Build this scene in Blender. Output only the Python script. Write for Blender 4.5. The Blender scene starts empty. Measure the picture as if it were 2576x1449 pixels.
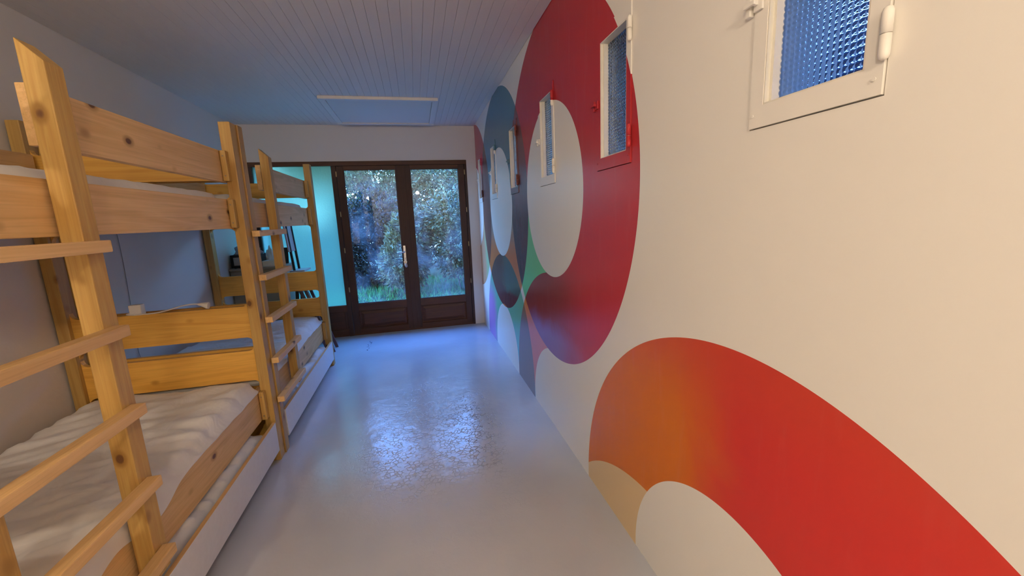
import bpy, bmesh, math, random
from mathutils import Vector, Matrix, noise

random.seed(7)
SC = bpy.context.scene
COL = SC.collection
PI = math.pi

# ------------------------------------------------------------------ camera
cam_d = bpy.data.cameras.new('camera'); cam = bpy.data.objects.new('camera', cam_d); COL.objects.link(cam)
cam_d.sensor_width = 36.0; cam_d.lens = 1018.2 / 2576 * 36.0; cam_d.clip_start = 0.05
_r = Vector((0.97242099, -0.22934331, -0.04241529)); _u = Vector((0.08074284, 0.16041607, 0.98374147)); _f = Vector((0.21881043, 0.96003559, -0.17450978))
_m = Matrix((( _r.x, _u.x, -_f.x, -0.795), (_r.y, _u.y, -_f.y, 0.0), (_r.z, _u.z, -_f.z, 1.3873), (0, 0, 0, 1)))
cam.matrix_world = _m
SC.camera = cam

# ------------------------------------------------------------------ light and exposure
SC.view_settings.view_transform = 'Standard'; SC.view_settings.look = 'None'
SC.view_settings.gamma = 1.0; SC.view_settings.use_curve_mapping = False
SC.view_settings.exposure = 0.0
SC.cycles.use_denoising = True
SC.cycles.max_bounces = 10; SC.cycles.diffuse_bounces = 5; SC.cycles.transmission_bounces = 10
SC.cycles.transparent_max_bounces = 16; SC.cycles.sample_clamp_indirect = 6.0

SKY_STRENGTH = 21.0
LAMP1_STRENGTH = 580.0
LAMP2_STRENGTH = 830.0
LAMP_COLOR = (1.0, 0.84, 0.65, 1)

world = bpy.data.worlds.new('dusk_sky'); SC.world = world; world.use_nodes = True
wn, wl = world.node_tree.nodes, world.node_tree.links
bg = wn['Background']; bg.inputs['Strength'].default_value = SKY_STRENGTH
tc = wn.new('ShaderNodeTexCoord'); sx = wn.new('ShaderNodeSeparateXYZ'); wl.new(tc.outputs['Generated'], sx.inputs[0])
cr = wn.new('ShaderNodeValToRGB'); wl.new(sx.outputs['Z'], cr.inputs['Fac'])
cr.color_ramp.elements[0].position = 0.0; cr.color_ramp.elements[0].color = (0.32, 0.60, 1.0, 1)
cr.color_ramp.elements[1].position = 0.7; cr.color_ramp.elements[1].color = (0.085, 0.29, 1.0, 1)
wl.new(cr.outputs['Color'], bg.inputs['Color'])

pd = bpy.data.lights.new('door_portal', 'AREA'); pd.shape = 'RECTANGLE'; pd.size = 2.44; pd.size_y = 1.7
po = bpy.data.objects.new('door_portal', pd); COL.objects.link(po)
po.location = (-1.35, 5.62, 1.22); po.rotation_euler = (math.radians(90), 0, PI)
pd.cycles.is_portal = True
po.rotation_euler = (math.radians(-90), 0, 0)   # faces into the room (-Y)

# ------------------------------------------------------------------ dimensions
H = 2.5; L = 5.215; WL = -2.65; YF = -1.35

# ------------------------------------------------------------------ node helpers
class NT:
    def __init__(self, name):
        self.m = bpy.data.materials.new(name); self.m.use_nodes = True
        self.n = self.m.node_tree.nodes; self.l = self.m.node_tree.links
        self.b = self.n['Principled BSDF']; self.out = self.n['Material Output']
    def new(self, t, **kw):
        o = self.n.new(t)
        for k, v in kw.items(): setattr(o, k, v)
        return o
    def put(self, sock, v):
        if hasattr(v, 'is_output') or isinstance(v, bpy.types.NodeSocket): self.l.new(v, sock)
        elif v is not None: sock.default_value = v
    def math(self, op, a, b=None, c=None, clamp=False):
        o = self.new('ShaderNodeMath', operation=op, use_clamp=clamp)
        self.put(o.inputs[0], a)
        if b is not None: self.put(o.inputs[1], b)
        if c is not None: self.put(o.inputs[2], c)
        return o.outputs[0]
    def mix(self, f, a, b):
        o = self.new('ShaderNodeMix', data_type='RGBA')
        self.put(o.inputs[0], f); self.put(o.inputs[6], a); self.put(o.inputs[7], b)
        return o.outputs[2]
    def vmath(self, op, a, b=None, scale=None):
        o = self.new('ShaderNodeVectorMath', operation=op)
        self.put(o.inputs[0], a)
        if b is not None: self.put(o.inputs[1], b)
        if scale is not None: self.put(o.inputs['Scale'], scale)
        return o.outputs['Value'] if op in ('DISTANCE', 'LENGTH') else o.outputs['Vector']
    def step(self, v, lo, hi):          # smooth 0..1
        o = self.new('ShaderNodeMapRange', interpolation_type='SMOOTHSTEP')
        self.put(o.inputs[0], v); o.inputs[1].default_value = lo; o.inputs[2].default_value = hi
        return o.outputs[0]
    def noise(self, vec, scale, detail=2.0, rough=0.5, dist=0.0, color=False):
        o = self.new('ShaderNodeTexNoise'); self.put(o.inputs['Vector'], vec)
        o.inputs['Scale'].default_value = scale; o.inputs['Detail'].default_value = detail
        o.inputs['Roughness'].default_value = rough; o.inputs['Distortion'].default_value = dist
        return o.outputs['Color'] if color else o.outputs['Fac']
    def ramp(self, f, stops):
        o = self.new('ShaderNodeValToRGB'); self.put(o.inputs[0], f)
        e = o.color_ramp.elements
        while len(e) < len(stops): e.new(0.5)
        for i, (p, c) in enumerate(stops): e[i].position = p; e[i].color = (*c, 1) if len(c) == 3 else c
        return o.outputs[0]
    def bump(self, h, strength=0.2, dist=0.01, normal=None):
        o = self.new('ShaderNodeBump'); o.inputs['Strength'].default_value = strength; o.inputs['Distance'].default_value = dist
        self.put(o.inputs['Height'], h)
        if normal is not None: self.put(o.inputs['Normal'], normal)
        return o.outputs[0]
    def pos(self): return self.new('ShaderNodeNewGeometry').outputs['Position']
    def set(self, **kw):
        names = dict(color='Base Color', rough='Roughness', metal='Metallic', normal='Normal', trans='Transmission Weight', ior='IOR', spec='Specular IOR Level', sheen='Sheen Weight', coat='Coat Weight', coatr='Coat Roughness', emit='Emission Color', emits='Emission Strength')
        for k, v in kw.items():
            if isinstance(v, tuple) and len(v) == 3: v = (*v, 1)
            self.put(self.b.inputs[names[k]], v)
        return self

def plain(name, color, rough=0.5, metal=0.0, bumpy=0.0, scale=40, var=0.06):
    t = NT(name); p = t.pos()
    n = t.noise(p, scale, 3)
    lo = tuple(c * (1 - var) for c in color); hi = tuple(min(1, c * (1 + var)) for c in color)
    t.set(color=t.mix(n, (*lo, 1), (*hi, 1)), rough=rough, metal=metal)
    if bumpy: t.set(normal=t.bump(n, bumpy, 0.004))
    return t.m

def pine(name, axis, light=(0.54, 0.34, 0.10), dark=(0.41, 0.215, 0.048), rough=0.5, knots=True):
    t = NT(name); p = t.pos()
    rnd = t.new('ShaderNodeObjectInfo').outputs['Random']
    off = t.vmath('SCALE', (3.1, 7.7, 5.3), scale=rnd)
    off = t.vmath('SCALE', off, scale=3.0)
    q = t.vmath('ADD', p, off)
    s = [13.0, 13.0, 13.0]; s[axis] = 0.9
    g = t.noise(t.vmath('MULTIPLY', q, tuple(s)), 1.0, 3, 0.55, 1.3)
    s2 = [170.0, 170.0, 170.0]; s2[axis] = 3.5
    f = t.noise(t.vmath('MULTIPLY', q, tuple(s2)), 1.0, 2, 0.6)
    base = t.ramp(g, [(0.28, dark), (0.48, light), (0.6, tuple(0.5 * (a + b) for a, b in zip(light, dark))), (0.75, light)])
    base = t.mix(t.math('MULTIPLY', t.step(f, 0.45, 0.75), 0.35), base, (*[c * 0.72 for c in dark], 1))
    tone = t.math('MULTIPLY_ADD', rnd, 0.22, 0.86)
    base = t.vmath('SCALE', base, scale=tone)
    if knots:
        ks = [9.0, 9.0, 9.0]; ks[axis] = 6.0
        v = t.new('ShaderNodeTexVoronoi'); t.put(v.inputs['Vector'], t.vmath('MULTIPLY', q, tuple(ks))); v.inputs['Scale'].default_value = 1.0
        d = t.math('ADD', v.outputs['Distance'], t.math('MULTIPLY', f, 0.03))
        base = t.mix(t.math('SUBTRACT', 1.0, t.step(d, 0.13, 0.24)), base, (*[c * 0.8 for c in dark], 1))
        base = t.mix(t.math('SUBTRACT', 1.0, t.step(d, 0.085, 0.135)), base, (0.13, 0.05, 0.015, 1))
    t.set(color=base, rough=rough, normal=t.bump(f, 0.12, 0.003))
    return t.m

# ------------------------------------------------------------------ mural
YC = (0.853, 2.365, 3.85, 5.335); ZU = 1.515; ZL = 0.03; RO = 1.0; RI = 0.5
def mural_material():
    t = NT('mural_wall_paint'); p = t.pos()
    s = t.new('ShaderNodeSeparateXYZ'); t.l.new(p, s.inputs[0]); Y = s.outputs['Y']; Z = s.outputs['Z']
    c = t.new('ShaderNodeCombineXYZ'); t.l.new(Y, c.inputs['Y']); t.l.new(Z, c.inputs['Z']); P = c.outputs[0]
    # brushed hand-painted edge: a tiny wobble
    def disc(y, z, r):
        d = t.vmath('DISTANCE', P, (0, y, z))
        return t.math('LESS_THAN', d, r)
    def ring(y, z, ro=RO, ri=RI): return t.math('SUBTRACT', disc(y, z, ro), disc(y, z, ri))
    def gt(v, x): return t.math('GREATER_THAN', v, x)
    AND = lambda *a: a[0] if len(a) == 1 else t.math('MULTIPLY', a[0], AND(*a[1:]))
    white = (0.88, 0.84, 0.77, 1)
    blot = t.noise(P, 2.6, 3, 0.6, 0.6)
    B = ring(YC[0], 0.035, 0.978, 0.497)
    R = ring(YC[1], ZU, 1.015, 0.505); T = ring(YC[2], ZU); F = ring(YC[3], ZU)
    M = ring(YC[1] - 0.03, ZL); Lr = ring(YC[2] - 0.02, ZL)
    Md = disc(YC[1] - 0.03, ZL, RO)
    M = AND(M, gt(Y, YC[1] - 0.02), t.math('SUBTRACT', 1.0, disc(YC[1], ZU, 0.505)))
    Lr = AND(Lr, t.math('SUBTRACT', 1.0, disc(YC[2], ZU, RI)))
    R = AND(R, t.math('SUBTRACT', 1.0, disc(YC[2], ZU, RI))); T = AND(T, t.math('SUBTRACT', 1.0, disc(YC[1], ZU, 0.505)), t.math('SUBTRACT', 1.0, disc(YC[3], ZU, RI))); F = AND(F, t.math('SUBTRACT', 1.0, disc(YC[2], ZU, RI)))
    # colours per ring
    Yb = t.math('ADD', Y, t.math('MULTIPLY', t.math('SUBTRACT', blot, 0.5), 0.25))
    Zb = t.math('ADD', Z, t.math('MULTIPLY', t.math('SUBTRACT', blot, 0.5), 0.22))
    Bc = t.mix(t.step(Yb, 0.82, 1.16), (0.60, 0.040, 0.034, 1), (0.66, 0.17, 0.014, 1))
    Bc = t.mix(t.math('MULTIPLY', t.step(Zb, 0.72, 1.0), 0.7), Bc, (0.56, 0.062, 0.035, 1))
    Rc = t.mix(t.step(Zb, 0.9, 2.0), (0.52, 0.046, 0.052, 1), (0.44, 0.028, 0.036, 1))
    dark = t.mix(t.step(Zb, 0.60, 0.74), (0.30, 0.17, 0.42, 1), (0.30, 0.052, 0.05, 1))
    soft = AND(t.math('LESS_THAN', Y, YC[1] - 0.039), t.step(Yb, 1.72, 2.32), t.math('SUBTRACT', 1.0, t.step(Zb, 0.95, 1.15)))
    hard = AND(Md, gt(Y, YC[1] - 0.04))
    green = t.mix(t.step(Zb, 0.8, 1.5), (0.19, 0.66, 0.33, 1), (0.24, 0.60, 0.28, 1))
    Rg = AND(gt(Y, YC[1] + 0.03), t.math('LESS_THAN', Z, 1.6))
    Rc = t.mix(Rg, Rc, green)
    Rc = t.mix(soft, Rc, dark)
    Rc = t.mix(hard, Rc, dark)
    Tc = t.mix(t.step(Zb, 1.05, 1.35), (0.62, 0.20, 0.06, 1), (0.26, 0.28, 0.24, 1))
    Tc = t.mix(t.step(Zb, 1.45, 1.9), Tc, (0.10, 0.22, 0.29, 1))
    Fc = t.mix(t.step(Yb, 4.70, 4.95), (0.40, 0.58, 0.30, 1), (0.62, 0.33, 0.18, 1))
    Fc = t.mix(t.step(Zb, 1.3, 1.7), Fc, (0.50, 0.075, 0.11, 1))
    Lc = t.mix(t.step(Yb, 4.2, 4.5), (0.20, 0.52, 0.36, 1), (0.50, 0.26, 0.56, 1))
    Lc = t.mix(t.step(Zb, 0.4, 0.75), Lc, (0.20, 0.52, 0.36, 1))
    Lc = t.mix(AND(t.math('SUBTRACT', 1.0, t.step(Zb, 0.2, 0.5)), t.math('LESS_THAN', Y, 3.8)), Lc, (0.22, 0.56, 0.58, 1))
    Mc = t.mix(t.step(Zb, 0.55, 0.8), (0.72, 0.27, 0.27, 1), (0.80, 0.27, 0.03, 1))
    col = t.mix(F, white, Fc); col = t.mix(T, col, Tc); col = t.mix(Lr, col, Lc); col = t.mix(M, col, Mc); col = t.mix(R, col, Rc)
    col = t.mix(AND(T, F), col, t.mix(t.step(Zb, 1.0, 2.0), (0.18, 0.075, 0.055, 1), (0.15, 0.055, 0.05, 1)))
    col = t.mix(AND(R, T), col, t.mix(t.step(Zb, 1.3, 1.9), (0.11, 0.05, 0.055, 1), (0.19, 0.055, 0.05, 1)))
    lens = t.mix(t.step(Yb, 3.65, 3.95), (0.11, 0.13, 0.11, 1), (0.13, 0.075, 0.06, 1))
    lens = t.mix(t.step(Zb, 0.68, 0.74), (0.15, 0.05, 0.055, 1), lens)
    col = t.mix(AND(T, Lr), col, lens)
    lm = t.mix(t.step(Zb, 0.5, 0.75), (0.27, 0.22, 0.24, 1), (0.34, 0.17, 0.05, 1))
    col = t.mix(AND(Lr, M), col, lm)
    col = t.mix(B, col, Bc)
    col = t.mix(AND(B, disc(1.178, -0.722, 1.033), gt(Y, 1.2)), col, (0.76, 0.55, 0.31, 1))
    # roller streaks and faint grime
    st = t.noise(t.vmath('MULTIPLY', P, (1, 9, 1.4)), 2.0, 3, 0.6)
    col = t.mix(t.math('MULTIPLY', t.step(st, 0.5, 0.9), 0.025), col, (0.9, 0.8, 0.75, 1))
    fine = t.noise(p, 130, 2)
    big = t.noise(p, 3.2, 2)
    t.set(color=col, rough=0.27, spec=0.2, normal=t.bump(big, 0.06, 0.03, t.bump(fine, 0.05, 0.003)))
    return t.m

# ------------------------------------------------------------------ other materials
def floor_material():
    t = NT('painted_floor'); p = t.pos()
    big = t.noise(p, 1.7, 2, 0.5)
    mask = t.noise(p, 1.15, 2, 0.5, 0.4)
    v = t.new('ShaderNodeTexVoronoi', feature='DISTANCE_TO_EDGE'); 
    warp = t.vmath('ADD', p, t.vmath('SCALE', t.noise(p, 14, 2, 0.5, 0, True), scale=0.03))
    t.put(v.inputs['Vector'], warp); v.inputs['Scale'].default_value = 38.0
    crack = t.math('SUBTRACT', 1.0, t.step(v.outputs['Distance'], 0.0, 0.085))
    brk = t.step(t.noise(p, 17, 3), 0.42, 0.56)
    s = t.new('ShaderNodeSeparateXYZ'); t.l.new(p, s.inputs[0])
    # worn walkway patch in the middle of the aisle
    e = t.vmath('DISTANCE', t.vmath('MULTIPLY', p, (1.5, 0.75, 0)), (-0.74 * 1.5, 2.45 * 0.75, 0))
    patch = t.math('SUBTRACT', 1.0, t.step(e, 0.35, 0.95))
    strong = t.math('SUBTRACT', 1.0, t.step(t.vmath('DISTANCE', t.vmath('MULTIPLY', p, (3.4, 0.9, 0)), (-0.50 * 3.4, 2.55 * 0.9, 0)), 0.15, 0.70))
    amt = t.math('MULTIPLY', t.math('MULTIPLY', crack, brk), t.math('MAXIMUM', t.math('MULTIPLY', patch, t.math('MULTIPLY', t.step(mask, 0.38, 0.66), 0.55)), strong))
    col = t.mix(t.step(big, 0.3, 0.7), (0.49, 0.505, 0.545, 1), (0.55, 0.56, 0.60, 1))
    col = t.mix(t.math('MULTIPLY', t.math('MULTIPLY', crack, brk), t.math('MULTIPLY', strong, 0.75)), col, (0.16, 0.15, 0.15, 1))
    # short dark scuff by the doors
    sc = t.math('MULTIPLY', t.math('LESS_THAN', t.vmath('DISTANCE', t.vmath('MULTIPLY', p, (9, 1, 0)), (-1.423 * 9, 4.73, 0)), 0.20), t.step(t.noise(t.vmath('MULTIPLY', p, (60, 14, 0)), 1.0, 2), 0.52, 0.62))
    col = t.mix(t.math('MULTIPLY', sc, 0.8), col, (0.05, 0.05, 0.07, 1))
    h = t.math('SUBTRACT', t.math('MULTIPLY', t.noise(p, 26, 3, 0.6), 0.25), amt)
    nb = t.bump(t.noise(p, 5, 2), 0.10, 0.03)
    t.set(color=col, rough=t.math('MULTIPLY_ADD', big, 0.08, 0.15), spec=0.6, normal=t.bump(h, 0.32, 0.012, nb))
    return t.m

def crepi(name, color, rough=0.75, bumpy=0.15, scale=90):
    t = NT(name); p = t.pos(); n = t.noise(p, scale, 3); b = t.noise(p, 2.0, 3)
    t.set(color=t.mix(b, (*[c * 0.94 for c in color], 1), (*color, 1)), rough=rough, normal=t.bump(n, bumpy, 0.004)); return t.m

def clear_glass():
    t = NT('clear_pane_glass'); t.n.remove(t.b)
    tr = t.new('ShaderNodeBsdfTransparent'); tr.inputs[0].default_value = (0.93, 0.96, 0.98, 1)
    gl = t.new('ShaderNodeBsdfGlossy'); gl.inputs['Roughness'].default_value = 0.0; gl.inputs['Color'].default_value = (1, 1, 1, 1)
    lw = t.new('ShaderNodeLayerWeight'); lw.inputs['Blend'].default_value = 0.5
    fres = t.math('MULTIPLY_ADD', t.math('POWER', lw.outputs['Facing'], 5.0), 0.92, 0.04)
    mx = t.new('ShaderNodeMixShader')
    t.l.new(fres, mx.inputs[0]); t.l.new(tr.outputs[0], mx.inputs[1]); t.l.new(gl.outputs[0], mx.inputs[2])
    # patchy translucent film: hazy brightening put into the glass
    df = t.new('ShaderNodeBsdfTranslucent'); df.inputs[0].default_value = (0.75, 0.8, 0.85, 1)
    m2 = t.new('ShaderNodeMixShader'); p = t.pos()
    t.l.new(t.math('MULTIPLY', t.step(t.noise(p, 3.0, 4, 0.65), 0.35, 0.8), 0.06), m2.inputs[0])
    t.l.new(mx.outputs[0], m2.inputs[1]); t.l.new(df.outputs[0], m2.inputs[2]); t.l.new(m2.outputs[0], t.out.inputs[0])
    return t.m

def frosted_glass():
    t = NT('frosted_pane_glass'); t.n.remove(t.b); p = t.pos()
    tl = t.new('ShaderNodeBsdfTranslucent'); tl.inputs[0].default_value = (0.26, 0.46, 0.36, 1)
    rf = t.new('ShaderNodeBsdfRefraction'); rf.inputs['Roughness'].default_value = 0.42; rf.inputs['IOR'].default_value = 1.2; rf.inputs['Color'].default_value = (0.60, 0.80, 0.66, 1)
    gl = t.new('ShaderNodeBsdfGlossy'); gl.inputs['Roughness'].default_value = 0.35
    nb = t.bump(t.noise(p, 60, 3), 0.25, 0.01)
    for o in (rf, gl): t.l.new(nb, o.inputs['Normal'])
    m1 = t.new('ShaderNodeMixShader'); m1.inputs[0].default_value = 0.7
    t.l.new(tl.outputs[0], m1.inputs[1]); t.l.new(rf.outputs[0], m1.inputs[2])
    m2 = t.new('ShaderNodeMixShader'); m2.inputs[0].default_value = 0.05
    t.l.new(m1.outputs[0], m2.inputs[1]); t.l.new(gl.outputs[0], m2.inputs[2]); t.l.new(m2.outputs[0], t.out.inputs[0])
    return t.m

def bead_glass():
    t = NT('beaded_cast_glass')
    t.set(color=(0.46, 0.58, 0.76), rough=0.03, trans=1.0, ior=1.45, spec=0.3)
    return t.m

def cloth(name, color, scale=260):
    t = NT(name); p = t.pos()
    w = t.noise(p, scale, 2); b = t.noise(p, 7, 3, 0.6, 0.8)
    t.set(color=t.mix(b, (*[c * 0.93 for c in color], 1), (*color, 1)), rough=0.9, sheen=0.15, normal=t.bump(b, 0.25, 0.03, t.bump(w, 0.1, 0.001)))
    return t.m

def leaf_mat(name, a, b):
    t = NT(name); rnd = t.noise(t.pos(), 9.0, 3)
    t.set(color=t.mix(t.step(rnd, 0.3, 0.7), (*a, 1), (*b, 1)), rough=0.45, spec=0.3); return t.m

MURAL = mural_material(); FLOOR = floor_material()
PX, PY, PZ = pine('pine_along_x', 0, (0.80, 0.45, 0.085), (0.62, 0.30, 0.045)), pine('pine_along_y', 1), pine('pine_along_z', 2)
PYW = pine('pine_cool_lit_along_y', 1, (0.76, 0.49, 0.22), (0.60, 0.35, 0.13))  # same pine, cool daylight on the aisle faces put into the colour
WHITE_WALL = crepi('white_wall_paint', (0.70, 0.66, 0.62))
CEIL = crepi('white_ceiling_paint', (0.72, 0.68, 0.64), 0.55, 0.10, 60)
DARKWOOD = pine('dark_stained_wood', 2, (0.058, 0.019, 0.006), (0.034, 0.0105, 0.003), 0.62, False)
DARKWOODX = pine('dark_stained_wood_panel', 0, (0.092, 0.030, 0.008), (0.055, 0.017, 0.0045), 0.6, False)
CREAM = plain('cream_gloss_paint', (0.78, 0.74, 0.64), 0.3)
WHITEP = plain('white_melamine', (0.72, 0.71, 0.72), 0.45, 0, 0.03)
HATCHP = plain('white_trim_paint', (0.74, 0.71, 0.67), 0.5)
SHEET = cloth('white_cotton_sheet', (0.80, 0.78, 0.75))
BRASS = plain('worn_brass', (0.55, 0.40, 0.22), 0.35, 1.0)
STEEL = plain('brushed_aluminium', (0.72, 0.70, 0.68), 0.32, 1.0)
WHITEPLASTIC = plain('white_plastic', (0.80, 0.79, 0.76), 0.4)
BLACKPLASTIC = plain('black_plastic', (0.006, 0.006, 0.007), 0.45)
DARKCABLE = plain('grey_cable', (0.30, 0.30, 0.32), 0.6)
CHESTM = plain('grey_brown_lacquer', (0.30, 0.24, 0.20), 0.5)
CHAIRW = pine('plum_stained_beech', 2, (0.17, 0.085, 0.085), (0.10, 0.045, 0.045), 0.4, False)
CHAIRD = plain('black_chair_lacquer', (0.012, 0.010, 0.010), 0.4)
PALEWOOD = plain('pale_grey_wood', (0.42, 0.36, 0.36), 0.5)
SCREW = plain('zinc_screw', (0.30, 0.26, 0.22), 0.4, 1.0)
GRASS = leaf_mat('grass_blade', (0.04, 0.17, 0.04), (0.08, 0.27, 0.065))
SOIL = plain('garden_soil', (0.03, 0.055, 0.012), 0.95, 0, 0.5, 8, 0.3)
BARK = plain('shrub_bark', (0.10, 0.085, 0.07), 0.9, 0, 0.4, 30, 0.3)
LEAVES = [leaf_mat('leaf_olive', (0.05, 0.058, 0.024), (0.18, 0.19, 0.078)), leaf_mat('leaf_green', (0.027, 0.042, 0.016), (0.085, 0.125, 0.046)), leaf_mat('leaf_dark', (0.004, 0.006, 0.004), (0.012, 0.016, 0.009))]
BEAD = bead_glass(); CLEAR = clear_glass(); FROST = frosted_glass()
RENDERWALL = crepi('exterior_render', (0.50, 0.46, 0.50), 0.9, 0.4, 60)
DARKRENDER = crepi('dark_backdrop_render', (0.030, 0.036, 0.048), 0.95, 0.4, 20)  # for the added outside wall, its dimness put into the colour
CONCRETE = crepi('terrace_concrete', (0.36, 0.35, 0.34), 0.9, 0.3, 30)

# ------------------------------------------------------------------ mesh helpers
class MB:
    def __init__(self): self.v = []; self.f = []; self.smooth = False
    def add(self, vs, fs):
        k = len(self.v); self.v += [tuple(a) for a in vs]; self.f += [tuple(i + k for i in f) for f in fs]; return self
    def box(self, x0, x1, y0, y1, z0, z1):
        return self.add([(x, y, z) for x in (x0, x1) for y in (y0, y1) for z in (z0, z1)],
                        [(0, 1, 3, 2), (4, 6, 7, 5), (0, 4, 5, 1), (2, 3, 7, 6), (0, 2, 6, 4), (1, 5, 7, 3)])
    def prism(self, poly, axis, a, b):      # poly: 2D outline in the two other axes (cyclic order)
        def mk(u, w, t):
            c = [0, 0, 0]; o = [i for i in range(3) if i != axis]; c[axis] = t; c[o[0]] = u; c[o[1]] = w; return tuple(c)
        n = len(poly); vs = [mk(u, w, a) for u, w in poly] + [mk(u, w, b) for u, w in poly]
        fs = [tuple(range(n))[::-1], tuple(range(n, 2 * n))] + [(i, (i + 1) % n, n + (i + 1) % n, n + i) for i in range(n)]
        return self.add(vs, fs)
    def tube(self, pts, r, n=8, cap=True):
        pts = [Vector(p) for p in pts]; rs = r if isinstance(r, (list, tuple)) else [r] * len(pts)
        vs = []; fs = []; up = Vector((0, 0, 1))
        for i, p in enumerate(pts):
            d = (pts[min(i + 1, len(pts) - 1)] - pts[max(i - 1, 0)]).normalized()
            a = d.cross(up if abs(d.z) < 0.95 else Vector((1, 0, 0))).normalized(); b = d.cross(a)
            for k in range(n):
                t = 2 * PI * k / n; vs.append(p + rs[i] * (math.cos(t) * a + math.sin(t) * b))
        for i in range(len(pts) - 1):
            for k in range(n):
                fs.append((i * n + k, i * n + (k + 1) % n, (i + 1) * n + (k + 1) % n, (i + 1) * n + k))
        if cap: fs += [tuple(range(n))[::-1], tuple(range((len(pts) - 1) * n, len(pts) * n))]
        return self.add(vs, fs)
    def lathe(self, prof, c, n=20, axis=2):
        vs = []; fs = []
        for r, h in prof:
            for k in range(n):
                t = 2 * PI * k / n; q = [r * math.cos(t), r * math.sin(t)]; w = [0, 0, 0]; o = [i for i in range(3) if i != axis]
                w[o[0]] = q[0] + c[o[0]]; w[o[1]] = q[1] + c[o[1]]; w[axis] = h + c[axis]; vs.append(tuple(w))
        for i in range(len(prof) - 1):
            for k in range(n): fs.append((i * n + k, i * n + (k + 1) % n, (i + 1) * n + (k + 1) % n, (i + 1) * n + k))
        fs += [tuple(range(n))[::-1], tuple(range((len(prof) - 1) * n, len(prof) * n))]
        return self.add(vs, fs)
    def build(self, name, mat, parent=None, bevel=0.0, smooth=False, seg=2):
        org = Vector((0, 0, 0)); p = parent
        while p is not None: org += p.location; p = p.parent
        me = bpy.data.meshes.new(name); me.from_pydata([tuple(Vector(v) - org) for v in self.v], [], self.f)
        bm = bmesh.new(); bm.from_mesh(me)
        bmesh.ops.recalc_face_normals(bm, faces=bm.faces)
        if bevel: bmesh.ops.bevel(bm, geom=list(bm.edges), offset=bevel, segments=seg, affect='EDGES', profile=0.6, clamp_overlap=True)
        bm.to_mesh(me); bm.free()
        if smooth:
            for q in me.polygons: q.use_smooth = True
        me.materials.append(mat)
        o = bpy.data.objects.new(name, me); COL.objects.link(o)
        if parent is not None: o.parent = parent
        return o
def box(*a): return MB().box(*a)
def empty(name, loc):
    o = bpy.data.objects.new(name, None); o.location = loc; o.empty_display_size = 0.1; COL.objects.link(o); return o
def tag(o, label, cat, group=None):
    o['label'] = label; o['category'] = cat
    if group: o['group'] = group
    return o
def struct(o): o['kind'] = 'structure'; return o
def children(o): return [c for c in list(bpy.data.objects) if c.parent == o]
def copy_tree(o, parent=None):
    c = o.copy(); COL.objects.link(c)
    if parent is not None: c.parent = parent
    for ch in children(o): copy_tree(ch, c)
    return c

def holed_wall(axis, t0, t1, u, w, holes):
    """slab normal to axis between t0 and t1; u,w ranges of the other two axes; rectangular holes (u0,u1,w0,w1)"""
    us = sorted({u[0], u[1], *[h[0] for h in holes], *[h[1] for h in holes]}); ws = sorted({w[0], w[1], *[h[2] for h in holes], *[h[3] for h in holes]})
    def solid(i, j):
        if i < 0 or j < 0 or i >= len(us) - 1 or j >= len(ws) - 1: return False
        cu, cw = (us[i] + us[i + 1]) / 2, (ws[j] + ws[j + 1]) / 2
        return not any(h[0] < cu < h[1] and h[2] < cw < h[3] for h in holes)
    o = [i for i in range(3) if i != axis]; m = MB(); idx = {}
    def V(i, j, s):
        k = (i, j, s)
        if k not in idx:
            c = [0, 0, 0]; c[axis] = (t0, t1)[s]; c[o[0]] = us[i]; c[o[1]] = ws[j]; idx[k] = len(m.v); m.v.append(tuple(c))
        return idx[k]
    for i in range(len(us) - 1):
        for j in range(len(ws) - 1):
            if not solid(i, j): continue
            for s in (0, 1): m.f.append((V(i, j, s), V(i + 1, j, s), V(i + 1, j + 1, s), V(i, j + 1, s)))
            if not solid(i - 1, j): m.f.append((V(i, j, 0), V(i, j + 1, 0), V(i, j + 1, 1), V(i, j, 1)))
            if not solid(i + 1, j): m.f.append((V(i + 1, j, 0), V(i + 1, j + 1, 0), V(i + 1, j + 1, 1), V(i + 1, j, 1)))
            if not solid(i, j - 1): m.f.append((V(i, j, 0), V(i + 1, j, 0), V(i + 1, j, 1), V(i, j, 1)))
            if not solid(i, j + 1): m.f.append((V(i, j + 1, 0), V(i + 1, j + 1, 0), V(i + 1, j + 1, 1), V(i, j + 1, 1)))
    return m

# ================================================================== room shell
WIN_Y0, WIN_S, WIN_W, WIN_Z0, WIN_Z1 = 0.570, 0.8415, 0.290, 1.563, 2.112
NW = 6
wins = [(WIN_Y0 + i * WIN_S, WIN_Y0 + i * WIN_S + WIN_W) for i in range(NW)]
struct(box(WL - 0.25, 0.25, YF - 0.2, L + 0.35, -0.25, 0.0).build('floor', FLOOR))
struct(holed_wall(0, 0.0, 0.22, (YF - 0.2, L + 0.35), (0.0, 2.8), [(a, b, WIN_Z0, WIN_Z1) for a, b in wins]).build('wall_right', MURAL))
struct(box(WL - 0.22, WL, YF - 0.2, L + 0.35, 0.0, 2.8).build('wall_left', WHITE_WALL))
DX0, DX1, DZ = -2.572, -0.122, 2.10
struct(holed_wall(1, L, L + 0.35, (WL, 0.0), (0.0, 2.8), [(DX0, DX1, -0.001, DZ)]).build('wall_back', WHITE_WALL))
struct(box(WL, 0.0, YF - 0.2, YF, 0.0, 2.8).build('wall_front', WHITE_WALL))
ceil = struct(box(WL, 0.0, YF, L, H + 0.012, H + 0.2).build('ceiling', CEIL))
pw = 0.0602; npl = 44
pm = None
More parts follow.
